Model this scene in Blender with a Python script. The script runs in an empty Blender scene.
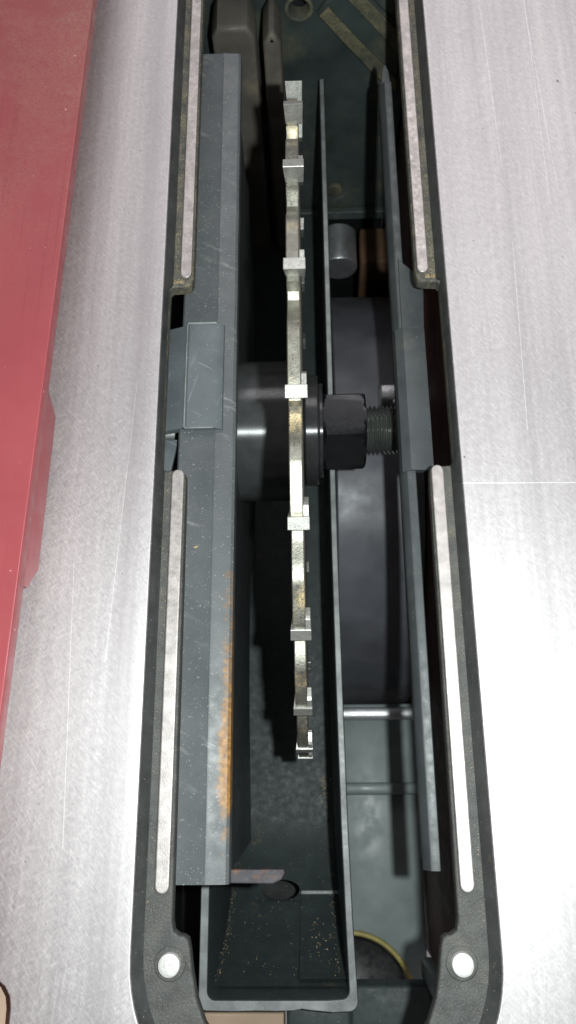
import bpy, bmesh, math, random
from mathutils import Vector, Matrix

S = 0.001                                   # everything below is written in millimetres
rnd = random.Random(7)
sc = bpy.context.scene
col = sc.collection

# ------------------------------------------------------------------ camera
cam_d = bpy.data.cameras.new('camera')
cam = bpy.data.objects.new('camera', cam_d)
col.objects.link(cam)
FPX = 779.4
def unit(v): return Vector(v).normalized()
ey = unit((-19, 2362, -FPX)); ez = -unit((24, -257, -FPX)); ex = ey.cross(ez)
cam.matrix_world = Matrix.Translation((0, 0, 0.225)) @ Matrix((ex, ey, ez)).to_4x4()
cam_d.sensor_fit = 'VERTICAL'
cam_d.sensor_height = 36.0; cam_d.sensor_width = 36.0
cam_d.lens = 36.0 * FPX / 1024
cam_d.clip_start = 0.005; cam_d.clip_end = 20
cam_d.dof.use_dof = True
cam_d.dof.focus_distance = 0.228
cam_d.dof.aperture_fstop = 32
sc.camera = cam

# ------------------------------------------------------------------ light
w = bpy.data.worlds.new('World'); sc.world = w; w.use_nodes = True
bg = w.node_tree.nodes['Background']
bg.inputs['Color'].default_value = (0.765, 0.74, 0.75, 1)
bg.inputs['Strength'].default_value = 0.27
# the phone's own flash, 21 mm to the right of the lens
fl = bpy.data.lights.new('phone_flash', 'POINT')
fl.energy = 3.1; fl.shadow_soft_size = 0.0025; fl.color = (0.93, 1.0, 0.98)
flo = bpy.data.objects.new('phone_flash', fl); flo.location = (0.021, 0.004, 0.224); col.objects.link(flo)
# workshop lamp beyond the far end of the table
al = bpy.data.lights.new('workshop_lamp', 'AREA')
al.shape = 'RECTANGLE'; al.size = 1.2; al.size_y = 0.5; al.energy = 8.0; al.color = (1.0, 0.955, 0.97)
alo = bpy.data.objects.new('workshop_lamp', al); alo.location = (0.25, 1.15, 1.25)
alo.rotation_euler = (Vector((0, 0.1, 0)) - alo.location).to_track_quat('-Z', 'Y').to_euler()
col.objects.link(alo)

sc.view_settings.view_transform = 'Standard'; sc.view_settings.look = 'None'
sc.view_settings.gamma = 1; sc.view_settings.exposure = 0; sc.view_settings.use_curve_mapping = False

# ------------------------------------------------------------------ materials
class NT:
    def __init__(self, name):
        self.m = bpy.data.materials.new(name); self.m.use_nodes = True
        self.t = self.m.node_tree; self.b = self.t.nodes['Principled BSDF']
        tc = self.t.nodes.new('ShaderNodeTexCoord'); self.co = tc.outputs['Object']
    def n(self, typ, **kw):
        nd = self.t.nodes.new(typ)
        for k, v in kw.items(): setattr(nd, k, v)
        return nd
    def link(self, a, b): self.t.links.new(a, b)
    def mapped(self, scale=(1, 1, 1), rot=(0, 0, 0), loc=(0, 0, 0)):
        m0 = self.n('ShaderNodeMapping'); m0.inputs['Rotation'].default_value = rot
        self.link(self.co, m0.inputs['Vector'])
        mp = self.n('ShaderNodeMapping'); mp.inputs['Scale'].default_value = scale
        mp.inputs['Location'].default_value = loc
        self.link(m0.outputs[0], mp.inputs['Vector']); return mp.outputs[0]
    def noise(self, scale, detail=4, rough=.55, vec=None, dist=0):
        nd = self.n('ShaderNodeTexNoise'); nd.inputs['Scale'].default_value = scale
        nd.inputs['Detail'].default_value = detail; nd.inputs['Roughness'].default_value = rough
        nd.inputs['Distortion'].default_value = dist
        self.link(vec if vec is not None else self.co, nd.inputs['Vector']); return nd.outputs['Fac']
    def ramp(self, src, stops):
        r = self.n('ShaderNodeValToRGB'); e = r.color_ramp.elements
        while len(e) > 1: e.remove(e[-1])
        for i, (p, c) in enumerate(stops):
            el = e[0] if i == 0 else e.new(p)
            el.position = p
            c = (c, c, c) if isinstance(c, (int, float)) else c
            el.color = (*c, 1)
        self.link(src, r.inputs[0]); return r.outputs['Color']
    def mix(self, fac, a, b, mode='MIX'):
        x = self.n('ShaderNodeMix', data_type='RGBA', blend_type=mode)
        for s, v in ((0, fac), (6, a), (7, b)):
            if hasattr(v, 'is_output'): self.link(v, x.inputs[s])
            elif s == 0: x.inputs[0].default_value = v
            else: x.inputs[s].default_value = (*v, 1)
        return x.outputs[2]
    def math(self, op, a, b=None, clamp=False):
        x = self.n('ShaderNodeMath', operation=op, use_clamp=clamp)
        for i, v in enumerate((a, b)):
            if v is None: continue
            if hasattr(v, 'is_output'): self.link(v, x.inputs[i])
            else: x.inputs[i].default_value = v
        return x.outputs[0]
    def bump(self, h, strength, dist=0.0002):
        bp = self.n('ShaderNodeBump'); bp.inputs['Strength'].default_value = strength
        bp.inputs['Distance'].default_value = dist; self.link(h, bp.inputs['Height'])
        if self.b.inputs['Normal'].is_linked: self.link(self.b.inputs['Normal'].links[0].from_socket, bp.inputs['Normal'])
        self.link(bp.outputs[0], self.b.inputs['Normal'])
    def color(self, c): self.link(c, self.b.inputs['Base Color'])
    def rough(self, r):
        if hasattr(r, 'is_output'): self.link(r, self.b.inputs['Roughness'])
        else: self.b.inputs['Roughness'].default_value = r
    def metal(self, v):
        if hasattr(v, 'is_output'): self.link(v, self.b.inputs['Metallic'])
        else: self.b.inputs['Metallic'].default_value = v
    def sep(self):
        s = self.n('ShaderNodeSeparateXYZ'); self.link(self.co, s.inputs[0]); return s.outputs

def painted(name, base, rough=.5, var=.35, vscale=90, speck=None, sdens=.70, sscale=1100, dust=None, dlow=.52, dhigh=.75, dscale=60, bump=.25, bscale=2500, metal=0, scratch=0):
    k = NT(name)
    n1 = k.noise(vscale, 6)
    lo = tuple(c * (1 - var) for c in base); hi = tuple(c * (1 + var) for c in base)
    c = k.ramp(n1, [(.3, lo), (.7, hi)])
    if scratch:
        for i, (rz, sx) in enumerate(((.3, 900), (-1.1, 1200))):
            sn = k.noise(1, 3, .6, k.mapped((sx, 30, sx), (0, 0, rz)))
            f = k.ramp(sn, [(.66, 0), (.72, scratch)])
            c = k.mix(f, c, tuple(min(1, x * 3.2 + .05) for x in base))
    if dust:
        d = k.math('MULTIPLY', k.ramp(k.noise(dscale, 8, .65), [(dlow, 0), (dhigh, 1)]), k.ramp(k.noise(dscale * 14, 3), [(.35, .35), (.65, 1)]))
        c = k.mix(d, c, dust)
    if speck:
        s = k.ramp(k.noise(sscale, 2, .5), [(sdens, 0), (sdens + .05, 1)])
        c = k.mix(s, c, speck)
    k.color(c)
    k.rough(k.ramp(k.noise(vscale * 3, 4), [(.3, max(.05, rough - .1)), (.7, min(1, rough + .12))]))
    k.metal(metal)
    k.bump(k.noise(bscale, 3), bump, .0001)
    return k.m

def make_table_metal():
    k = NT('brushed_cast_aluminium')
    x, y, z = k.sep()
    c = k.ramp(k.noise(14, 5), [(.25, (.60, .58, .585)), (.75, (.72, .695, .70))])
    # machining lines along the slot
    ln = k.noise(1, 4, .6, k.mapped((420, 5, 1)))
    c = k.mix(k.ramp(ln, [(.40, .34), (.62, 0)]), c, (.50, .475, .49))
    hs = None
    for i, (rz, sx, sy) in enumerate(((.75, 1900, 120), (-.6, 2100, 140), (1.2, 1700, 160), (.10, 2100, 60))):
        sn = k.noise(1, 3, .65, k.mapped((sx, sy, 1), (0, 0, rz), (i * 3.1, i, 0)))
        f = k.ramp(sn, [(.56, 0), (.72, .26)])
        c = k.mix(f, c, (.93, .92, .92))
        f2 = k.ramp(sn, [(.28, .22), (.42, 0)])
        c = k.mix(f2, c, (.42, .41, .42))
        hs = sn if hs is None else k.math('ADD', hs, sn)
    # wide tool bands and a few long hairline scratches parallel to the slot
    tb = k.noise(1, 5, .7, k.mapped((95, 1.6, 1), (0, 0, .015)))
    c = k.mix(k.ramp(tb, [(.36, .34), (.50, 0)]), c, (.46, .445, .45))
    c = k.mix(k.ramp(tb, [(.52, 0), (.66, .30)]), c, (.80, .785, .78))
    ch = k.noise(1, 4, .7, k.mapped((55, 1500, 1), (0, 0, .25)))
    nr = k.ramp(k.math('ABSOLUTE', k.math('SUBTRACT', k.math('ABSOLUTE', x), .060)), [(0, .5), (.011, 0)])
    c = k.mix(k.math('MULTIPLY', k.ramp(ch, [(.50, 0), (.66, .55)]), nr), c, (.44, .42, .43))
    for hx, y0, y1, rot in ((.0745, .20, .40, -.02), (.0835, .185, .40, .01), (.0955, .19, .40, -.035), (.066, .10, .17, .03), (-.0605, .03, .12, .05), (-.068, -.02, .06, -.04)):
        dd = k.math('ABSOLUTE', k.math('SUBTRACT', x, k.math('ADD', hx, k.math('MULTIPLY', y, rot))))
        hm = k.math('MULTIPLY', k.math('LESS_THAN', dd, .00010), k.math('MULTIPLY', k.math('GREATER_THAN', y, y0), k.math('LESS_THAN', y, y1)))
        c = k.mix(k.math('MULTIPLY', hm, .6), c, (.96, .95, .95))
    gr = k.noise(1, 5, .75, k.mapped((1300, 420, 1), (0, 0, -.65)))
    c = k.mix(k.ramp(gr, [(.34, .35), (.50, 0)]), c, (.40, .39, .395))
    c = k.mix(k.ramp(gr, [(.52, 0), (.68, .35)]), c, (.92, .91, .91))
    # sparse pits
    p = k.ramp(k.noise(420, 2, .4), [(.775, 0), (.79, .8)])
    c = k.mix(p, c, (.20, .19, .19))
    # one long scratch across the right wing
    d = k.math('ABSOLUTE', k.math('SUBTRACT', y, k.math('ADD', .0832, k.math('MULTIPLY', x, -.012))))
    sc_ = k.math('MULTIPLY', k.math('LESS_THAN', d, .00013), k.math('GREATER_THAN', x, .047))
    c = k.mix(k.math('MULTIPLY', sc_, .75), c, (.97, .97, .97))
    # two worn grooves parallel to the slot on the left wing
    for gx in (-.0525, -.0548):
        g = k.ramp(k.math('ABSOLUTE', k.math('SUBTRACT', x, gx)), [(0, .5), (.0008, 0)])
        c = k.mix(k.math('MULTIPLY', g, k.noise(25, 3)), c, (.42, .385, .40))
    k.color(c); k.metal(1.0)
    k.rough(k.ramp(k.math('MULTIPLY', hs, .25), [(.35, .50), (.65, .66)]))
    k.bump(hs, .22, .00004)
    return k.m

def make_blade_metal():
    k = NT('resin_stained_steel')
    c = k.ramp(k.noise(220, 6), [(.3, (.25, .245, .21)), (.7, (.36, .355, .305))])
    c = k.mix(k.ramp(k.noise(1400, 5, .7), [(.36, .6), (.46, 0)]), c, (.13, .13, .12))
    r = k.math('MULTIPLY', k.ramp(k.noise(75, 4, .6), [(.54, 0), (.64, 1)]), k.ramp(k.noise(2600, 4, .7), [(.42, 0), (.56, 1)]))
    c = k.mix(k.math('MULTIPLY', r, .75), c, (.72, .52, .22))
    k.color(c); k.metal(k.math('SUBTRACT', .88, k.math('MULTIPLY', r, .7)))
    k.rough(k.ramp(k.noise(700, 4), [(.3, .36), (.7, .56)]))
    k.bump(k.noise(1500, 5, .7), .9, .00012)
    return k.m

def make_carbide():
    k = NT('ground_carbide')
    c = k.ramp(k.noise(700, 5), [(.3, (.32, .33, .31)), (.7, (.46, .46, .43))])
    r = k.ramp(k.noise(300, 6, .7), [(.56, 0), (.74, .6)])
    c = k.mix(r, c, (.78, .72, .50))
    k.color(c); k.metal(.75); k.rough(k.ramp(k.noise(1500, 3), [(.3, .30), (.7, .55)]))
    k.bump(k.noise(3000, 3), .35, .0001)
    return k.m

def make_black_oxide(name, base=(.026, .025, .027), rough=.24, turned=False):
    k = NT(name)
    c = k.ramp(k.noise(160, 4), [(.3, tuple(v * .8 for v in base)), (.7, tuple(v * 1.2 for v in base))])
    s = k.ramp(k.noise(1700, 2), [(.76, 0), (.79, 1)])
    c = k.mix(s, c, (.35, .27, .18))
    k.color(c); k.metal(.45); k.rough(k.ramp(k.noise(900, 3), [(.3, rough - .03), (.7, rough + .05)]))
    if turned:
        k.b.inputs['Anisotropic'].default_value = .92
        k.b.inputs['Anisotropic Rotation'].default_value = .25
        tg = k.n('ShaderNodeTangent', direction_type='RADIAL', axis='X')
        k.link(tg.outputs[0], k.b.inputs['Tangent'])
    return k.m

def make_guard_grey():
    """blue-grey painted sheet with rust along its free edge and pale scuffs"""
    k = NT('blue_grey_sheet_paint')
    x, y, z = k.sep()
    c = k.ramp(k.noise(60, 6), [(.3, (.098, .110, .117)), (.7, (.142, .153, .160))])
    sp = k.ramp(k.noise(1500, 2), [(.665, 0), (.70, .8)])
    c = k.mix(sp, c, (.40, .40, .38))
    sn = k.noise(1, 4, .6, k.mapped((70, 420, 100), (0, 0, .4)))
    m = k.math('MULTIPLY', k.ramp(sn, [(.58, 0), (.70, .55)]), k.ramp(k.noise(28, 2), [(.50, 0), (.62, 1)]))
    c = k.mix(m, c, (.46, .46, .46))
    # rust: near the inner edge and towards the near end
    ex_ = k.ramp(k.math('ADD', k.math('MULTIPLY', x, 70), 2.55), [(.36, 0), (.66, 1)])      # x from -31 to -27 mm
    ey_ = k.ramp(k.math('MULTIPLY', k.math('ADD', y, .06), 8), [(.20, .25), (.36, .55), (.43, 1), (.56, .95), (.72, .66), (.98, .55), (1, 0)])
    m_ = k.math('MULTIPLY', ex_, ey_)
    rn = k.ramp(k.math('ADD', k.math('MULTIPLY', k.noise(170, 10, .85), .72), k.math('MULTIPLY', m_, .36)), [(.55, 0), (.72, .9)])
    r = k.math('MULTIPLY', rn, k.ramp(m_, [(.1, 0), (.4, 1)]))
    rc = k.ramp(k.noise(700, 4), [(.3, (.20, .095, .03)), (.7, (.48, .26, .08))])
    c = k.mix(k.math('MINIMUM', k.math('MULTIPLY', r, 1.6), .95), c, rc)
    k.color(c); k.rough(k.ramp(k.noise(200, 4), [(.3, .38), (.7, .55)]))
    k.bump(k.noise(1800, 4), .25, .0001)
    return k.m

def make_ledge():
    k = NT('dusty_black_casting')
    x, y, z = k.sep()
    c = k.ramp(k.noise(250, 6), [(.3, (.040, .043, .043)), (.7, (.080, .084, .082))])
    g = k.ramp(k.noise(2600, 3), [(.57, 0), (.68, .6)])
    c = k.mix(g, c, (.15, .148, .14))
    # sawdust packed into the far end
    far = k.ramp(k.math('MULTIPLY', y, 3.4), [(.10, .15), (.50, 1)])
    d = k.math('MULTIPLY', k.ramp(k.noise(130, 9, .85), [(.42, 0), (.62, 1)]), k.ramp(k.noise(2600, 4, .7), [(.44, 0), (.62, 1)]))
    c = k.mix(k.math('MULTIPLY', d, far), c, (.42, .35, .20))
    k.color(c); k.rough(.62); k.bump(k.noise(1700, 4), .8, .00025)
    return k.m

def make_red():
    k = NT('red_fence_paint')
    c = k.ramp(k.noise(30, 5), [(.3, (.31, .056, .066)), (.7, (.36, .070, .080))])
    ln = k.noise(1, 3, .6, k.mapped((700, 7, 1), (0, 0, .02)))
    mk = k.ramp(k.noise(18, 2), [(.45, 0), (.6, 1)])
    c = k.mix(k.math('MULTIPLY', k.ramp(ln, [(.60, 0), (.66, .55)]), mk), c, (.27, .035, .045))
    sx, sy, sz = k.sep()
    wd = k.math('MULTIPLY', k.ramp(k.math('MULTIPLY', sy, 3), [(.36, 0), (.75, 1)]), k.math('MULTIPLY', k.ramp(k.noise(45, 6, .7), [(.38, .2), (.62, 1)]), k.ramp(k.noise(1500, 3), [(.36, .2), (.6, 1)])))
    c = k.mix(k.math('MULTIPLY', wd, .6), c, (.40, .22, .17))
    c = k.mix(k.ramp(k.noise(520, 2, .4), [(.76, 0), (.775, .6)]), c, (.72, .42, .40))
    k.color(c); k.rough(k.ramp(k.noise(160, 4), [(.3, .40), (.7, .55)])); k.bump(k.noise(2600, 3), .30, .0001)
    return k.m

M = {}
M['table'] = make_table_metal()
M['blade'] = make_blade_metal()
M['carbide'] = make_carbide()
M['oxide'] = make_black_oxide('black_oxide_steel', (.013, .0145, .017), .20)
M['thread'] = make_black_oxide('oiled_thread_steel', (.11, .12, .112), .20)
M['hub'] = make_black_oxide('turned_arbor_steel', (.095, .100, .102), .30, True)
M['washer'] = make_black_oxide('turned_black_washer', (.055, .055, .058), .28, True)
M['guard'] = make_guard_grey()
M['ledge'] = make_ledge()
M['red'] = make_red()
M['strip'] = painted('bare_worn_aluminium', (.50, .465, .45), .5, .22, 260, dust=(.34, .32, .30), dlow=.50, dhigh=.72, dscale=110, bump=.4, metal=.8)
M['pin'] = painted('bright_pin_metal', (.72, .72, .70), .45, .12, 300, dust=(.36, .34, .30), dlow=.56, dhigh=.75, dscale=300, bump=.6, metal=.5)
M['clip'] = painted('grey_clip_plastic', (.135, .155, .168), .45, .15, 70, speck=(.42, .43, .42), sdens=.70, sscale=1400, scratch=.35)
M['chute'] = painted('dark_teal_casting_paint', (.046, .060, .062), .58, .16, 110, speck=(.28, .30, .28), sdens=.72, sscale=900, dust=(.26, .20, .09), dlow=.64, dhigh=.78, dscale=50, bump=.3)
M['guard_dark'] = painted('slate_guard_paint', (.068, .077, .082), .42, .22, 80, speck=(.34, .34, .31), sdens=.72, sscale=1300, dust=(.19, .18, .14), dlow=.58, dhigh=.85, dscale=45)
M['rear'] = painted('dark_green_casting', (.062, .082, .079), .5, .35, 40, dust=(.26, .23, .13), dlow=.50, dhigh=.80, dscale=28, bump=.6, bscale=900)
M['rear_dusty'] = painted('dusty_casting_edge', (.085, .092, .072), .65, .35, 60, dust=(.34, .30, .18), dlow=.34, dhigh=.66, dscale=70, bump=.6, bscale=900)
M['post'] = painted('brown_dusty_steel', (.165, .15, .13), .55, .30, 45, dust=(.34, .28, .17), dlow=.50, dhigh=.78, dscale=45, bump=.4)
M['floor'] = painted('grey_green_housing_paint', (.25, .30, .30), .40, .22, 45, speck=(.45, .46, .42), sdens=.74, sscale=800, bump=.3)
M['motor'] = painted('slate_motor_paint', (.105, .108, .125), .40, .40, 26, speck=(.4, .38, .34), sdens=.75, sscale=900, bump=.2)
M['silver'] = painted('bright_tube_metal', (.72, .73, .76), .42, .15, 120, metal=.8, bump=.1)
M['inner_red'] = painted('dark_red_housing_plastic', (.085, .030, .024), .6, .3, 50)
M['inner_black'] = painted('black_housing_plastic', (.022, .024, .026), .6, .3, 50)
M['yellow'] = painted('yellow_cable_sheath', (.42, .36, .12), .45, .2, 120)
M['rubber'] = painted('black_rubber', (.02, .02, .022), .35, .3, 120)
M['wood'] = painted('tan_bench_board', (.50, .36, .26), .6, .15, 60, bump=.3)
M['wood_brown'] = painted('brown_dusty_wood', (.17, .095, .055), .7, .3, 70, bump=.4)
M['edge'] = painted('worn_paint_edge', (.28, .30, .30), .45, .35, 120, speck=(.5, .5, .48), sdens=.70, sscale=1500, dust=(.34, .24, .09), dlow=.66, dhigh=.76, dscale=60, bump=.8, bscale=1200)
M['rim'] = painted('black_rim_paint', (.050, .053, .053), .42, .3, 120, speck=(.22, .20, .15), sdens=.68, sscale=1600, dust=(.22, .19, .12), dlow=.60, dhigh=.90, dscale=260, bump=.5)
M['chip'] = painted('pale_wood_chip', (.62, .47, .26), .8, .2, 800)
M['rust'] = painted('rusty_sheet_edge', (.075, .070, .082), .6, .3, 150, dust=(.32, .15, .05), dlow=.50, dhigh=.66, dscale=120, bump=.6)

# ------------------------------------------------------------------ builders
def link(name, me, mat, parent=None, smooth=False, loc=(0, 0, 0)):
    o = bpy.data.objects.new(name, me); col.objects.link(o)
    if mat is not None and not me.materials: me.materials.append(mat)
    if smooth:
        for p in me.polygons: p.use_smooth = True
    o.location = Vector(loc) * S
    if parent: o.parent = parent
    return o
def tag(o, label, cat=None, group=None, kind=None):
    if label: o['label'] = label
    if cat: o['category'] = cat
    if group: o['group'] = group
    if kind: o['kind'] = kind
    return o
def thing(name, label, cat, group=None):
    o = bpy.data.objects.new(name, None); col.objects.link(o); o.empty_display_size = .01
    return tag(o, label, cat, group)
def from_bm(name, bm, mat, parent=None, smooth=False):
    me = bpy.data.meshes.new(name)
    for v in bm.verts: v.co *= S
    bmesh.ops.recalc_face_normals(bm, faces=bm.faces)
    bm.to_mesh(me); bm.free()
    return link(name, me, mat, parent, smooth)
def autosmooth(o, ang=40):
    me = o.data
    for p in me.polygons: p.use_smooth = True
    bm = bmesh.new(); bm.from_mesh(me)
    for e in bm.edges:
        if len(e.link_faces) == 2 and e.calc_face_angle(0) > math.radians(ang): e.smooth = False
    bm.to_mesh(me); bm.free()
    return o
def prism(name, outer, z0, z1, mat, parent=None, holes=(), bev=.3, res=2):
    """flat plate with rounded rims from a plan outline (and holes)"""
    cu = bpy.data.curves.new(name, 'CURVE'); cu.dimensions = '2D'; cu.fill_mode = 'BOTH'
    for pts in (outer, *holes):
        sp = cu.splines.new('POLY'); sp.points.add(len(pts) - 1); sp.use_cyclic_u = True
        for p, (x, y) in zip(sp.points, pts): p.co = (x * S, y * S, 0, 1)
    h = (z1 - z0) / 2
    b = min(bev, h * .95)
    cu.extrude = (h - b) * S; cu.bevel_depth = b * S; cu.bevel_resolution = res; cu.offset = -b * S
    t = bpy.data.objects.new('tmp', cu); col.objects.link(t)
    dg = bpy.context.evaluated_depsgraph_get(); dg.update()
    me = bpy.data.meshes.new_from_object(t.evaluated_get(dg))
    bpy.data.objects.remove(t); bpy.data.curves.remove(cu)
    me.name = name; me.materials.clear()
    me.transform(Matrix.Translation((0, 0, (z0 + z1) / 2 * S)))
    return autosmooth(link(name, me, mat, parent), 35)
def box(name, a, b, mat, parent=None, bev=.6, seg=2):
    bm = bmesh.new(); bmesh.ops.create_cube(bm, size=1)
    for v in bm.verts:
        for i in range(3): v.co[i] = (a[i] + b[i]) / 2 + v.co[i] * (b[i] - a[i])
    if bev:
        bmesh.ops.bevel(bm, geom=list(bm.edges), offset=min(bev, .45 * min(abs(b[i] - a[i]) for i in range(3))), segments=seg, affect='EDGES', profile=.5)
    return autosmooth(from_bm(name, bm, mat, parent), 50)
def extrude_xz(name, prof, y0, y1, mat, parent=None, steps=1, wob=0, ang=30):
    """closed cross-section (x, z) swept along y"""
    bm = bmesh.new(); rings = []
    for i in range(steps + 1):
        y = y0 + (y1 - y0) * i / steps
        d = (rnd.uniform(-wob, wob), rnd.uniform(-wob, wob))
        rings.append([bm.verts.new((x + d[0], y, z + d[1])) for x, z in prof])
    n = len(prof)
    for r0, r1 in zip(rings, rings[1:]):
        for j in range(n): bm.faces.new((r0[j], r0[(j + 1) % n], r1[(j + 1) % n], r1[j]))
    bm.faces.new(rings[0]); bm.faces.new(rings[-1][::-1])
    return autosmooth(from_bm(name, bm, mat, parent), ang)
def lathe_x(name, prof, cy, cz, mat, parent=None, n=64, helix=None):
    """profile (x, r) turned about an axis along x"""
    bm = bmesh.new(); rings = []
    for x, r in prof:
        rings.append([bm.verts.new((x, cy + r * math.cos(2 * math.pi * i / n), cz + r * math.sin(2 * math.pi * i / n))) for i in range(n)])
    for r0, r1 in zip(rings, rings[1:]):
        for j in range(n): bm.faces.new((r0[j], r0[(j + 1) % n], r1[(j + 1) % n], r1[j]))
    bm.faces.new(rings[0]); bm.faces.new(rings[-1][::-1])
    return autosmooth(from_bm(name, bm, mat, parent), 38)
def lathe_z(name, prof, cx, cy, mat, parent=None, n=40):
    bm = bmesh.new(); rings = []
    for r, z in prof:
        rings.append([bm.verts.new((cx + r * math.cos(2 * math.pi * i / n), cy + r * math.sin(2 * math.pi * i / n), z)) for i in range(n)])
    for r0, r1 in zip(rings, rings[1:]):
        for j in range(n): bm.faces.new((r0[j], r0[(j + 1) % n], r1[(j + 1) % n], r1[j]))
    bm.faces.new(rings[0]); bm.faces.new(rings[-1][::-1])
    return autosmooth(from_bm(name, bm, mat, parent), 38)
def arc(cx, cy, r, a0, a1, n=10):
    return [(cx + r * math.cos(math.radians(a0 + (a1 - a0) * i / n)), cy + r * math.sin(math.radians(a0 + (a1 - a0) * i / n))) for i in range(n + 1)]
def circle(cx, cy, r, n=36): return [(cx + r * math.cos(2 * math.pi * i / n), cy + r * math.sin(2 * math.pi * i / n)) for i in range(n)]
def stadium(cx, y0, y1, hw, n=8): return arc(cx, y1 - hw, hw, 0, 180, n) + arc(cx, y0 + hw, hw, 180, 360, n)

# ------------------------------------------------------------------ setting: bench and saw housing
hf = tag(box('housing_floor', (-120, -94, -388), (140, 420, -380), M['floor'], bev=.5), None, kind='structure')
tag(box('housing_wall', (58, -90, -379), (62, 400, -6), M['inner_red'], bev=.5), None, kind='structure')
tag(box('housing_wall', (-74, -90, -379), (-70, 400, -6), M['inner_black'], bev=.5), None, kind='structure')
tag(box('housing_wall', (-69.5, -93, -379), (-43, -89, -129), M['inner_black'], bev=.5), None, kind='structure')
tag(box('housing_wall', (-69.5, 380, -379), (57.5, 384, -6), M['inner_black'], bev=.5), None, kind='structure')

tag(prism('bench_board', [(-330, -420), (-12, -420), (-12, -87), (-76, -87), (-76, 420), (-330, 420)], -128, -112, M['wood'], bev=1), None, kind='structure')

# ------------------------------------------------------------------ saw table with throat opening
def throat(hw, yb, r, yt=345):
    """opening outline: straight sides, round near end"""
    return [(hw, yt)] + [(hw, y) for y in (250, 180, 159, 157.5, 110, 92, 90.5, 50, 0)] + arc(hw - r, yb + r, r, 0, -90, 16) + arc(-hw + r, yb + r, r, 270, 180, 16) + [(-hw, y) for y in (0, 50, 90.5, 92, 110, 157.5, 159, 180, 250)] + [(-hw, yt)]
table = thing('saw_table', 'brushed aluminium saw table with long open throat slot round the blade', 'saw table')
prism('table_plate', [(-330, -240), (330, -240), (330, 460), (-330, 460)], -4, 0, M['table'], table,
      holes=[throat(47.5, -86, 40)[::-1], stadium(-84.2, -110, -50.3, 6.6)], bev=.35, res=2)

outer_hi = throat(47.45, -85.95, 39.95); outer_lo = throat(45.0, -83, 37.8)
bm = bmesh.new()
l0 = [bm.verts.new((x, y, -1.0)) for x, y in outer_hi]
l1 = [bm.verts.new((x * .995, y, -2.6)) for x, y in throat(46.7, -85.2, 39.3)]
l2 = [bm.verts.new((x if not 91 < y < 158 else math.copysign(46.5, x), y, -5.3 if not 91 < y < 158 else -9.9)) for x, y in outer_lo]
for a, b in ((l0, l1), (l1, l2)):
    for j in range(len(a)):
        q = (j + 1) % len(a); bm.faces.new((a[j], a[q], b[q], b[j]))
autosmooth(from_bm('throat_wall', bm, M['rim'], table), 60)
def side(s):
    """inner edge of the ledge on one side from far end to near end"""
    fillet = lambda pts: pts
    return [(s * 38.3, 329), (s * 38.3, 161.6), (s * 39.0, 159.2), (s * 40.6, 158.4), (s * 45.4, 158.2), (s * 46.4, 157.2), (s * 46.4, 91.4), (s * 45.6, 90.6),
            (s * 40.0, 90.4), (s * 38.6, 89.2), (s * 38.4, 84), (s * 37.9, -38.0), (s * 37.4, -40.6), (s * 36.0, -41.6), (s * 34.6, -41.8), (s * 33.5, -42.6),
            (s * 32.9, -45), (s * 32.2, -50), (s * 31.0, -56), (s * 28.6, -62), (s * 25, -67), (s * 20, -70.6), (s * 13, -72.4)]
inner = side(1) + side(-1)[::-1]
ledge = prism('throat_ledge', throat(49.2, -87.5, 41.5, 352), -10, -5, M['ledge'], table, holes=[inner[::-1]], bev=.7, res=3)
for s in (-1, 1):
    for (y0, y1) in ((161.2, 326), (-31.6, 90.4)):
        prism('support_strip', stadium(s * 40.75, y0, y1, 2.0), -5.2, -3.7, M['strip'], ledge, bev=.45, res=3)
    pin = lathe_z('locating_pin', [(2.9, -5.1), (2.9, -3.0), (2.75, -2.75), (2.5, -2.66), (1.9, -2.64), (.35, -2.62), (.25, -2.8), (.05, -2.85)], s * 38.0, -48.2, M['pin'], ledge, 32)
    lathe_z('pin_collar', [(2.95, -5.3), (4.0, -5.2), (4.2, -4.95), (3.9, -4.7), (3.1, -4.7)], s * 38.0, -48.2, M['ledge'], ledge, 32)

tag(box('side_board', (-125, -125, -24), (-76.5, -30, -11), M['wood'], bev=1), 'tan wooden board showing through the notch in the lower left table corner', 'board')

# ------------------------------------------------------------------ red rip fence on the left
fence = thing('rip_fence', 'red painted metal rip fence lying along the left side of the saw table', 'fence')
def fx(y): return -78.5 + .0262 * y
ya, yb_ = -160, 420
prism('fence_rail', [(fx(ya), ya), (fx(yb_), yb_), (fx(yb_) - 60, yb_), (fx(ya) - 60, ya)], 20, 25, M['red'], fence, bev=.45, res=2)
prism('fence_web', [(fx(ya) - 16, ya + 2), (fx(yb_) - 16, yb_ - 2), (fx(yb_) - 24, yb_ - 2), (fx(ya) - 24, ya + 2)], .05, 19.99, M['red'], fence, bev=.5)
prism('fence_lug', [(fx(108) - 15, 111), (fx(108) - 3.6, 111), (fx(104) - .8, 103), (fx(60) - .5, 55), (fx(50) - 3.0, 49.5), (fx(48) - 15, 48)], 9, 19.9, M['red'], fence, bev=1.0, res=3)

# ------------------------------------------------------------------ left guard plate
guard = thing('blade_guard_plate', 'blue grey sheet metal guard plate with rusty inner edge left of the blade', 'guard plate')
def strip_profile(off=0):
    return [(-45, -25.6), (-44.4, -25), (-32.5, -25), (-32.0, -24.75), (-31.4, -24.95), (-25.9, -25.3), (-25, -26.0), (-24.8, -27.9), (-24.8, -31), (-26, -31), (-26.2, -28.6), (-31.7, -27.2), (-45, -27)]
extrude_xz('top_flange', strip_profile(), -32, 286, M['guard'], guard, 24, .06)
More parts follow.
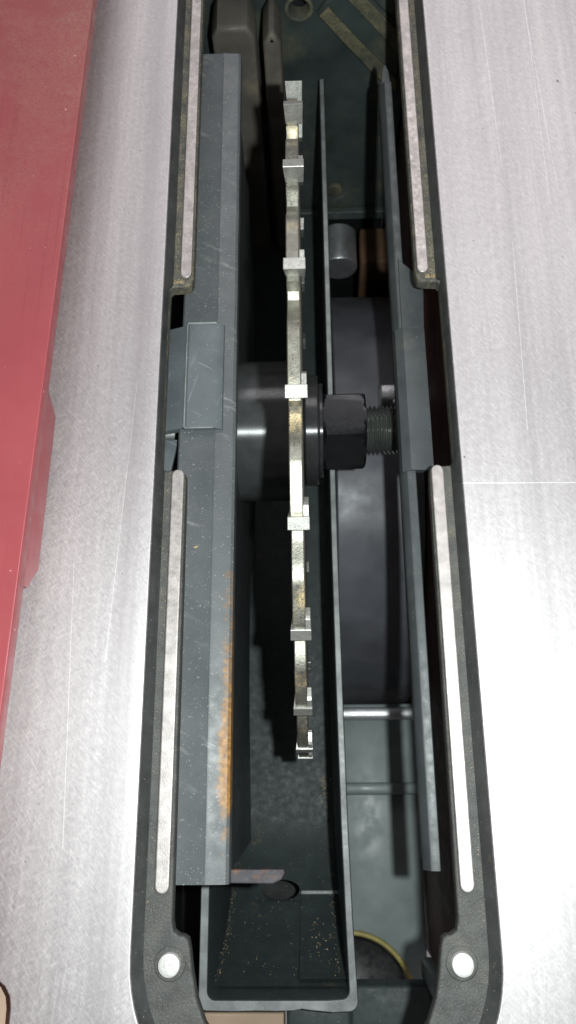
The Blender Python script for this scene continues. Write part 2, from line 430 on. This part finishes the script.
# sheet hanging down from the inner edge, its lower rim wavy
bm = bmesh.new()
ys = [-31 + i * (270 + 31) / 40 for i in range(41)]
def low(y): return -150 + 12 * math.sin(y * .03) - (18 if y > 90 else 0)
def vx(y, z): return -26.4 + (z + 29) * .015
ringsA = []
for y in ys:
    ringsA.append([bm.verts.new((vx(y, -29), y, -29)), bm.verts.new((vx(y, -60), y, -60)), bm.verts.new((vx(y, -100), y, -100)), bm.verts.new((vx(y, low(y)), y, low(y))),
                   bm.verts.new((vx(y, low(y)) - 1.4, y, low(y))), bm.verts.new((vx(y, -29) - 1.4, y, -29))])
for a, b in zip(ringsA, ringsA[1:]):
    for j in range(6): bm.faces.new((a[j], a[(j + 1) % 6], b[(j + 1) % 6], b[j]))
bm.faces.new(ringsA[0]); bm.faces.new(ringsA[-1][::-1])
autosmooth(from_bm('side_sheet', bm, M['guard_dark'], guard), 40)
prism('end_tab', [(-27.5, -34.2), (-13, -34.4), (-10.2, -33.2), (-9.2, -31.2), (-9.6, -30.2), (-27.5, -30.2)], -49.5, -45.5, M['rust'], guard, bev=.4)
# clip that wraps over the guard plate
clip = thing('guard_clip', 'scuffed grey clip wrapped over the middle of the left guard plate', 'clip')
extrude_xz('clip_body', [(-42.9, -24.7), (-42.7, -22.9), (-41.8, -22.4), (-31.8, -22.9), (-29.6, -24.0), (-29.3, -25.0)], 113.2, 155, M['clip'], clip, 6, .05)
extrude_xz('clip_wing', [(-56, -31), (-55.4, -28.2), (-44, -23.8), (-43.0, -23.2), (-43.2, -26.5)], 113.6, 154.4, M['clip'], clip, 6, .05)
box('worn_edge', (-42.6, 154.55, -22.85), (-32.0, 155.15, -22.35), M['edge'], clip, .15)
box('worn_edge', (-42.95, 113.5, -23.05), (-42.5, 154.5, -22.5), M['edge'], clip, .15)
box('worn_edge', (-42.6, 113.05, -23.3), (-32.5, 113.6, -22.5), M['edge'], clip, .15)
prism('clip_foot', [(-50, 92), (-46.6, 111), (-46.2, 113), (-56, 113), (-56, 98)], -34, -32, M['clip'], clip, bev=.4)

# ------------------------------------------------------------------ right guard rail
rail = thing('guard_rail', 'narrow slate guard rail with widened middle right of the arbor nut', 'guard rail')
extrude_xz('rail_flange', [(32.4, -29), (32.8, -27.2), (34.3, -25.2), (34.8, -25), (37.0, -25), (37.3, -25.4), (37.2, -27), (34.6, -27), (34.2, -29)], -28.6, 268, M['guard_dark'], rail, 20, .05)
extrude_xz('rail_web', [(32.5, -29.05), (34.1, -29.05), (34.1, -37), (32.9, -37)], -26, 262, M['guard_dark'], rail, 12, .05)
prism('rail_tip', [(33.2, 268.1), (36.9, 268.1), (36.4, 274), (35.2, 278), (33.8, 275)], -27, -25.1, M['guard_dark'], rail, bev=.4)
extrude_xz('rail_bracket', [(32.6, -27.6), (32.9, -26.0), (35.6, -23.8), (43.3, -24.2), (43.6, -26.4), (34.6, -26.9)], 96.6, 152, M['guard_dark'], rail, 6, .04)
prism('bracket_shoulder', [(35.2, 152.1), (43.4, 152.1), (44.2, 168), (43.4, 174), (39.2, 178), (35.4, 182)], -26.4, -24.4, M['guard_dark'], rail, bev=.5)

# ------------------------------------------------------------------ arbor, flanges and nut
CY, CZ, BX, R = 131.8, -69.0, -2.85, 127.5
arbor = thing('blade_arbor', 'dark turned steel arbor hub and threaded shaft through the blade', 'arbor')
lathe_x('hub', [(-60, 10), (-60, 27.6), (-59, 28.5), (-30, 28.5), (-5.4, 28.5), (-4.3, 27.6), (-4.25, 9)], CY, CZ, M['hub'], arbor, 96)
# helical thread
bm = bmesh.new(); pitch = 1.75; n = 48; x0, x1 = 22, 38.5
cols = int((x1 - x0) / (pitch / 8)); rg = []
for i in range(cols + 1):
    x = x0 + (x1 - x0) * i / cols; ring = []
    for j in range(n):
        t = (x / pitch + j / n) % 1.0; tri = abs(2 * t - 1)
        r = 8.7 + 1.3 * min(1, max(0, (tri - .1) / .8))
        if x > x1 - 1.6: r = min(r, 8.2 + (x1 - x) * .9)
        ring.append(bm.verts.new((x, CY + r * math.cos(2 * math.pi * j / n), CZ + r * math.sin(2 * math.pi * j / n))))
    rg.append(ring)
for a, b in zip(rg, rg[1:]):
    for j in range(n): bm.faces.new((a[j], a[(j + 1) % n], b[(j + 1) % n], b[j]))
bm.faces.new(rg[0]); bm.faces.new(rg[-1][::-1])
autosmooth(from_bm('threaded_end', bm, M['thread'], arbor), 50)

washer = thing('clamp_washer', 'round black clamp washer pressed against right face of the blade', 'washer')
lathe_x('outer_disc', [(-1.05, 9), (-1.05, 20.5), (-.6, 22.2), (-.1, 22.6), (4.2, 22.6), (4.8, 22.1), (4.9, 9)], CY, CZ, M['washer'], washer, 80)
lathe_x('raised_boss', [(4.95, 9), (4.95, 19.0), (5.3, 19.3), (6.3, 19.3), (6.6, 18.9), (6.6, 9)], CY, CZ, M['washer'], washer, 80)
# hexagonal nut, one corner turned to the camera
nut = thing('arbor_nut', 'black hexagonal arbor nut on the threaded shaft', 'nut')
bm = bmesh.new()
rc = 17.1; a0 = math.atan2(225 - CZ, 0 - CY) + math.radians(4.5)
NR = 6 * 12
def hexr(a): 
    k = (a - a0) % (math.pi / 3) - math.pi / 6
    return rc * math.cos(math.pi / 6) / math.cos(k)
rings = []
for x, rm in ((6.7, 15.3), (7.5, 16.4), (8.0, 99), (22.0, 99), (22.9, 16.5), (23.7, 15.0), (23.8, 10.2), (22.5, 9.0)):
    rings.append([bm.verts.new((x, CY + min(hexr(a0 + 2 * math.pi * j / NR), rm) * math.cos(a0 + 2 * math.pi * j / NR), CZ + min(hexr(a0 + 2 * math.pi * j / NR), rm) * math.sin(a0 + 2 * math.pi * j / NR))) for j in range(NR)])
for a, b in zip(rings, rings[1:]):
    for j in range(NR): bm.faces.new((a[j], a[(j + 1) % NR], b[(j + 1) % NR], b[j]))
bm.faces.new(rings[0])
autosmooth(from_bm('nut_body', bm, M['oxide'], nut), 22)

# ------------------------------------------------------------------ saw blade, 24 carbide teeth
CY, CZ = 130.6, -69.5
blade = thing('saw_blade', 'upright circular saw blade with carbide teeth stained by yellow resin', 'saw blade')
NT_, A0, CA = 24, 49.85, 1.55
def rim(phi):
    """radius of the plate phi degrees behind a cutting edge"""
    pts = [(0, R - 7), (.05, R - 6.2), (CA - .05, R - 6.2), (CA, R - .9), (2.3, R - 1.0), (4.4, R - 1.9), (5.2, R - 2.3), (6.0, R - 2.5), (7.6, R - 2.9), (8.2, R - 3.3), (9.6, R - 5.2), (11, R - 7.8), (12.4, R - 10), (13.6, R - 10.6), (14.5, R - 9.4), (14.95, R - 7.4), (15, R - 7)]
    for (p0, r0), (p1, r1) in zip(pts, pts[1:]):
        if p0 <= phi <= p1: return r0 + (r1 - r0) * (phi - p0) / (p1 - p0)
    return R - 7
phis = [0, .05, CA - .05, CA, 1.9, 2.3, 3, 3.7, 4.4, 4.8, 5.2, 5.6, 6.0, 6.6, 7.2, 7.6, 7.9, 8.2, 8.9, 9.6, 10.3, 11, 11.7, 12.4, 13, 13.6, 14.1, 14.5, 14.75, 14.95]
bm = bmesh.new(); prof = []
for kx in range(NT_):
    for ph in phis: prof.append((A0 + 15 * kx - ph, rim(ph)))
prof.sort(key=lambda q: q[0])
HT = 1.7
loops = []
for (x, rr) in ((BX - HT, 15), (BX - HT, 100), (BX - HT, -.25), (BX - HT + .25, 0), (BX + HT - .25, 0), (BX + HT, -.25), (BX + HT, 100), (BX + HT, 15)):
    lp = []
    for a, r in prof:
        q = rr if rr > 1 else r + rr
        lp.append(bm.verts.new((x, CY + q * math.cos(math.radians(a)), CZ + q * math.sin(math.radians(a)))))
    loops.append(lp)
loops.append(loops[0]); n = len(prof)
for a, b in zip(loops, loops[1:]):
    for j in range(n): bm.faces.new((a[j], a[(j + 1) % n], b[(j + 1) % n], b[j]))
autosmooth(from_bm('blade_plate', bm, M['blade'], blade), 30)
# one tooth built with its cutting edge at angle 0 about the blade axis
def tooth_mesh():
    bm = bmesh.new()
    def blk(pts, xa, xb):
        va = [bm.verts.new((xa(r), r * math.cos(math.radians(-p)), r * math.sin(math.radians(-p)))) for p, r in pts]
        vb = [bm.verts.new((xb(r), r * math.cos(math.radians(-p)), r * math.sin(math.radians(-p)))) for p, r in pts]
        m = len(pts)
        bm.faces.new(va); bm.faces.new(vb[::-1])
        for j in range(m): bm.faces.new((va[j], va[(j + 1) % m], vb[(j + 1) % m], vb[j]))
    blk([(0, R), (CA, R - .25), (CA + .25, R - 6.1), (.7, R - 6.3)], lambda r: -2.4 + (R - r) * .09, lambda r: 3.3 - (R - r) * .03)
    # braze fillet and shoulder behind the tip, proud on the right face
    blk([(CA + .02, R - .7), (CA + 1.3, R - 1.2), (CA + 1.55, R - 2.2), (CA + 1.9, R - 5.0), (CA + .2, R - 5.8)], lambda r: 1.72, lambda r: 3.1)
    bmesh.ops.bevel(bm, geom=list(bm.edges), offset=.12, segments=1, affect='EDGES')
    for v in bm.verts: v.co *= S
    bmesh.ops.recalc_face_normals(bm, faces=bm.faces)
    me = bpy.data.meshes.new('tooth'); bm.to_mesh(me); bm.free(); me.materials.append(M['carbide']); return me
tm = tooth_mesh()
for kx in range(NT_):
    o = link('tooth', tm, None, blade, loc=(BX, CY, CZ))
    o.rotation_euler = (math.radians(A0 + 15 * kx), 0, 0)

# ------------------------------------------------------------------ dust chute under the blade
chute = thing('dust_chute', 'dark teal cast dust chute open below the blade', 'dust chute')
def chute_plan(i):
    rq = random.Random(3); j = lambda: rq.uniform(-.35, .35)
    front = [(x, -82.2 + i + j()) for x in (-30, -22, -14, -8)] + [(-5, -81.6 + i), (-2, -82.0 + i)] + [(x, -82.4 + i + j()) for x in (2, 6)]
    out = [(-42.4 + i, 346)] + arc(-38.9, -78.7, 3.5 - i, 180, 262, 6) + front + arc(11.8, -78.9, 3.5 - i, -82, 0, 6) + [(14.2 - i, -52), (13.5 - i, -20), (12.9 - i, 30), (12.5 - i, 90), (12.4 - i, 346)]
    k = 3.0 if i < .1 else 3.0 - i
    inn = [(9.7 + i, 346), (9.8 + i, 90), (10.1 + i, 30), (10.6 + i, -20), (11.3 + i, -52)] + arc(9.2, -75.5, 2.8 + i * .8, 0, -80, 6) + [(x, -78.6 - i * .8) for x in (4, -8, -24)] + arc(-36, -75.6, 3.0 + i * .8, 260, 180, 6) + [(-39.0 - i * .8, 346)]
    return out + inn
prism('chute_wall', chute_plan(0), -206, -95, M['chute'], chute, bev=.8, res=3)
prism('worn_edge', chute_plan(.3), -95.3, -94.7, M['edge'], chute, bev=.25, res=2)
def scoop_pt(t, off=0):
    c, q = math.cos(t), math.sin(t); nn = Vector((c / 57.6, q / 105)).normalized()      # outward normal
    return (-20 - 57.5 * c + nn.x * off, -97 - 105 * q + nn.y * off)
def scoop(name, xa, xb, t0, t1, off, th, nt=28, tail=None):
    bm = bmesh.new(); pr = []
    for i in range(nt + 1):
        t = t0 + (t1 - t0) * i / nt; y, z = scoop_pt(t, off); pr.append((y, z))
    if tail: pr.append((tail, pr[-1][1]))
    back = [(y, z - th) for y, z in pr][::-1]
    lp = pr + back; n = len(lp)
    L = [[bm.verts.new((x, y, z)) for y, z in lp] for x in (xa, xb)]
    for j in range(n): bm.faces.new((L[0][j], L[0][(j + 1) % n], L[1][(j + 1) % n], L[1][j]))
    bm.faces.new(L[0]); bm.faces.new(L[1][::-1])
    return from_bm(name, bm, M['chute'], chute)
flo_ = scoop('chute_floor', -39.2, 12.3, 0.10, math.pi / 2, 0, 3, tail=346)
# slot cast through the floor
bm = bmesh.new(); bmesh.ops.create_cone(bm, cap_ends=True, segments=40, radius1=1, radius2=1, depth=40)
for v in bm.verts: v.co = Vector((-15.7 + v.co.x * 9.0, -54.3 + v.co.y * 3.9, -181 + v.co.z))
cut = from_bm('cutter', bm, None)
bo = flo_.modifiers.new('slot', 'BOOLEAN'); bo.operation = 'DIFFERENCE'; bo.object = cut; bo.solver = 'EXACT'
dg = bpy.context.evaluated_depsgraph_get(); dg.update()
me = bpy.data.meshes.new_from_object(flo_.evaluated_get(dg)); flo_.modifiers.clear(); flo_.data = me
bpy.data.objects.remove(cut); autosmooth(flo_, 35)
autosmooth(scoop('floor_panel', -6.2, 12.2, 0.12, 0.88, 1.8, 1.75), 35)
yq, zq = scoop_pt(.885, 1.0)
box('panel_edge', (-6.1, yq - .7, zq - 1.2), (12.1, yq + 1.6, zq + 1.2), M['edge'], chute, .4)
tag(box('housing_pan', (-69, -94, -232), (13, 30, -228), M['inner_black'], bev=.5), None, kind='structure')

# ------------------------------------------------------------------ rear casting
rear = thing('rear_trunnion', 'dark green dusty casting with bolt hole and diagonal ribs beyond the blade', 'casting')
def plate_y(name, outer, y0, y1, mat, parent, holes=(), bev=.8):
    o = prism(name, [(x, -z) for x, z in outer][::-1], y0, y1, mat, parent, holes=[[(x, -z) for x, z in h] for h in holes], bev=bev, res=3)
    # plan (x, -z) at height y  ->  world
    me = o.data
    for v in me.vertices: v.co = Vector((v.co.x, v.co.z, -v.co.y))
    me.flip_normals()
    bm = bmesh.new(); bm.from_mesh(me); bmesh.ops.recalc_face_normals(bm, faces=bm.faces); bm.to_mesh(me); bm.free()
    return o
plate_y('casting_plate', [(-70, -20), (57, -20), (57, -214), (-70, -214)], 356, 364, M['rear'], rear, holes=[circle(-.3, -62.5, 5.0)], bev=1.2)
bm = bmesh.new(); rg = []
for y, r in ((356.1, 7.2), (355.5, 6.6), (355.3, 6.0), (355.8, 5.4), (358, 4.7), (363, 4.4)):
    rg.append([bm.verts.new((-.3 + r * math.cos(2 * math.pi * j / 40), y, -62.5 + r * math.sin(2 * math.pi * j / 40))) for j in range(40)])
for a, b in zip(rg, rg[1:]):
    for j in range(40): bm.faces.new((a[j], a[(j + 1) % 40], b[(j + 1) % 40], b[j]))
autosmooth(from_bm('hole_boss', bm, M['rear_dusty'], rear), 60)
plate_y('diagonal_rib', [(8.5, -62.8), (17, -50), (29, -50), (52, -74), (52, -113), (40, -101)], 352.6, 355.9, M['rear'], rear, bev=1.4)
plate_y('rib_edge', [(9.5, -62.8), (14.0, -58.0), (30, -77), (45, -93), (52, -102), (52, -110), (40, -99)], 350.6, 352.5, M['rear_dusty'], rear, bev=.9)
plate_y('rib_edge', [(20, -51), (29, -51), (52, -75), (52, -87), (38, -71)], 350.6, 352.5, M['rear_dusty'], rear, bev=.9)
plate_y('bolt_boss', circle(20.5, -187, 5.2, 24), 352, 355.9, M['rear_dusty'], rear, bev=1.2)
plate_y('base_lip', [(-60, -205.5), (56, -205.5), (56, -213), (-60, -213)], 351, 355.9, M['rear'], rear, bev=1.2)

def post(x0, x1, z1, y0, y1, label):
    p = thing('upright_bar', label, 'bar', 'upright bars beyond the blade')
    o = plate_y('bar_body', [(x0 + 3, z1), (x1 - 3, z1), (x1, z1 - 5), (x1, -235), (x0, -235), (x0, z1 - 5)], y0, y1, M['post'], p, bev=2.2)
    return p
post(-40.5, -20.8, -40, 318, 340, 'wide dusty brown steel bar behind the left guard plate')
post(-17.2, -8.9, -44, 318, 342, 'slim dusty brown steel bar between guard plate and blade')

# ------------------------------------------------------------------ motor and things deep below on the right
motor = thing('motor_housing', 'slate grey rounded motor housing deep below the arbor nut', 'motor')
lathe_x('motor_shell', [(14.2, 30), (14.2, 127), (15, 128), (30, 128), (57, 127.4)], 165, -255, M['motor'], motor, 128)
lathe_x('end_bell', [(13.2, 5), (13.2, 44), (13.8, 47), (14.15, 47.5)], 165, -255, M['motor'], motor, 64)
bm = bmesh.new(); rg = []
for y, r in ((322, 6), (322, 11.5), (323, 12.2), (338, 12.2), (349, 12.2)):
    rg.append([bm.verts.new((24 + r * math.cos(2 * math.pi * j / 40), y, -226 + r * math.sin(2 * math.pi * j / 40))) for j in range(40)])
for a, b in zip(rg, rg[1:]):
    for j in range(40): bm.faces.new((a[j], a[(j + 1) % 40], b[(j + 1) % 40], b[j]))
bm.faces.new(rg[0]); bm.faces.new(rg[-1][::-1])
tube = tag(autosmooth(from_bm('steel_tube', bm, M['silver']), 40), 'shiny steel tube below the rear casting', 'tube')
cn = thing('added_glint', 'small pale added connector beside the end of the threaded shaft', 'glint')  # made-up pale block standing in for a reflection in the cavity
box('glint_body', (36, 170, -126), (55, 178, -117), M['silver'], cn, 1.2)
box('glint_ridge', (42, 168.2, -122), (48, 170, -118), M['silver'], cn, .5)
tag(box('wooden_brace', (38, 318, -258), (57, 345, -214), M['wood_brown'], None, 1.5), 'brown wooden block low behind the steel tube', 'block')
bar1 = tag(box('cross_bar', (14, 24.5, -206), (56, 30.8, -198), M['silver'], None, 2.2, 3), 'bright metal cross bar deep below the right guard rail', 'bar')
bar2 = tag(box('cross_rib', (14, -13, -216), (56, -7, -208), M['floor'], None, 2.0, 3), 'grey green cross rib between bright cross bar and yellow cable', 'rib')
tray = tag(box('motor_tray', (13.5, -135, -228), (56.5, 34, -220), M['floor'], None, 1.0), 'grey green tray below the right guard rail', 'tray')
# pulley with yellow cable
pul = thing('cable_pulley', 'black round pulley with a yellow cable round it at the near end', 'pulley')
lathe_z('pulley_disc', [(27.5, -212), (28.2, -204), (27, -202), (20, -203.5), (8, -201), (7.6, -199), (.1, -199)], 17.5, -106, M['rubber'], pul, 64)
bm = bmesh.new(); NU, NV = 72, 10; vs = []
for i in range(NU):
    a = 2 * math.pi * i / NU; vs.append([])
    for j in range(NV):
        t = 2 * math.pi * j / NV; rr = 29.6 + 1.3 * math.cos(t)
        vs[-1].append(bm.verts.new((17.5 + rr * math.cos(a), -106 + rr * math.sin(a), -203 + 1.7 * math.sin(t) + .5 * math.sin(3 * a))))
for i in range(NU):
    for j in range(NV): bm.faces.new((vs[i][j], vs[(i + 1) % NU][j], vs[(i + 1) % NU][(j + 1) % NV], vs[i][(j + 1) % NV]))
from_bm('yellow_cable', bm, M['yellow'], pul, True)
fm = thing('front_crossmember', 'dark grey cross member under the near end of the throat', 'crossmember')
box('beam', (13.5, -112, -140), (64, -81.8, -128), M['chute'], fm, 1.5)
box('upright', (43.5, -81.5, -140), (48.5, -74, -100), M['floor'], fm, .8)
box('beam_lip', (-11, -100, -122), (13, -84, -111), M['chute'], fm, 1.5)

# ------------------------------------------------------------------ loose chips and sawdust
def chip(x, y, z, l, wd, rz, label):
    bm = bmesh.new(); bmesh.ops.create_icosphere(bm, subdivisions=1, radius=1)
    for v in bm.verts:
        v.co = Vector((v.co.x * l * (1 + rnd.uniform(-.25, .25)), v.co.y * wd * (1 + rnd.uniform(-.25, .25)), v.co.z * .35 + .25 * v.co.x ** 2 * l * .3))
    bmesh.ops.rotate(bm, verts=bm.verts, cent=(0, 0, 0), matrix=Matrix.Rotation(rz, 3, 'Z'))
    for v in bm.verts: v.co += Vector((x, y, z))
    return tag(from_bm('wood_chip', bm, M['chip']), label, 'wood chip')
chip(-37.5, 70.7, -24.7, 1.0, .35, .3, 'tiny pale wood chip lying on the left guard plate')
def sawdust(name, spots, label):
    bm = bmesh.new()
    for (x, y, z, r) in spots:
        q = Matrix.Rotation(rnd.uniform(0, 6.3), 3, Vector((rnd.uniform(-1, 1), rnd.uniform(-1, 1), 1)).normalized())
        vs = [bm.verts.new(Vector((x, y, z)) + q @ (Vector(p) * r * rnd.uniform(.6, 1.4))) for p in ((1, 0, -.3), (-.6, .8, -.3), (-.6, -.8, -.3), (0, 0, .6))]
        for f in ((0, 1, 2), (0, 1, 3), (1, 2, 3), (0, 2, 3)): bm.faces.new([vs[i] for i in f])
    return tag(from_bm(name, bm, M['chip']), label, 'sawdust', kind='stuff')
sp = []
for i in range(900):
    s = rnd.choice((-1, 1)); y = rnd.uniform(95, 310) if rnd.random() < .8 else rnd.uniform(-40, 95)
    if 89 < y < 160: continue
    x = min(44.9, 44.9 - abs(rnd.gauss(0, 1.0))); z = -4.9
    sp.append((s * x, y, z, rnd.uniform(.07, .2)))
for i in range(200):
    s = rnd.choice((-1, 1)); sp.append((s * rnd.uniform(41.5, 45), 159.6 + abs(rnd.gauss(0, .9)), -4.9, rnd.uniform(.08, .22)))
for i in range(350): sp.append((rnd.uniform(-44, -26), rnd.uniform(-28, 280), -24.95 if True else 0, rnd.uniform(.05, .13)))
for i in range(120): sp.append((rnd.uniform(34.8, 37), rnd.uniform(-26, 265), -24.95, rnd.uniform(.06, .14)))
sawdust('sawdust', sp, 'fine yellowish sawdust along the black throat ledge and guard plates')
sp = []
for i in range(160):
    x = rnd.uniform(-38, 9); t = rnd.uniform(.2, 1.57); y, z = scoop_pt(t, 1.9 if x > -6.3 and t < .88 else .1)
    sp.append((x, y, z, rnd.uniform(.1, .3)))
for i in range(22):
    y, z = scoop_pt(max(.2, rnd.gauss(.5, .07)), 1.9); sp.append((rnd.gauss(2, 1.3), y, z, rnd.uniform(.2, .5)))
for i in range(60): sp.append((rnd.gauss(6, 1.5), rnd.gauss(-10, 6), -201.7, rnd.uniform(.2, .6)))
for i in range(200):
    t = rnd.uniform(.15, 1.57); y, z = scoop_pt(t, .15)
    sp.append((-38.9 + abs(rnd.gauss(0, 1.6)), y + rnd.uniform(0, 2), z, rnd.uniform(.1, .28)))
for i in range(110):
    t = rnd.uniform(.15, 1.57); y, z = scoop_pt(t, 1.95 if t < .88 else .15)
    sp.append((9.6 - abs(rnd.gauss(0, 1.2)), y, z, rnd.uniform(.1, .3)))
sawdust('chute_dust', sp, 'specks of sawdust on the floor of the dust chute')
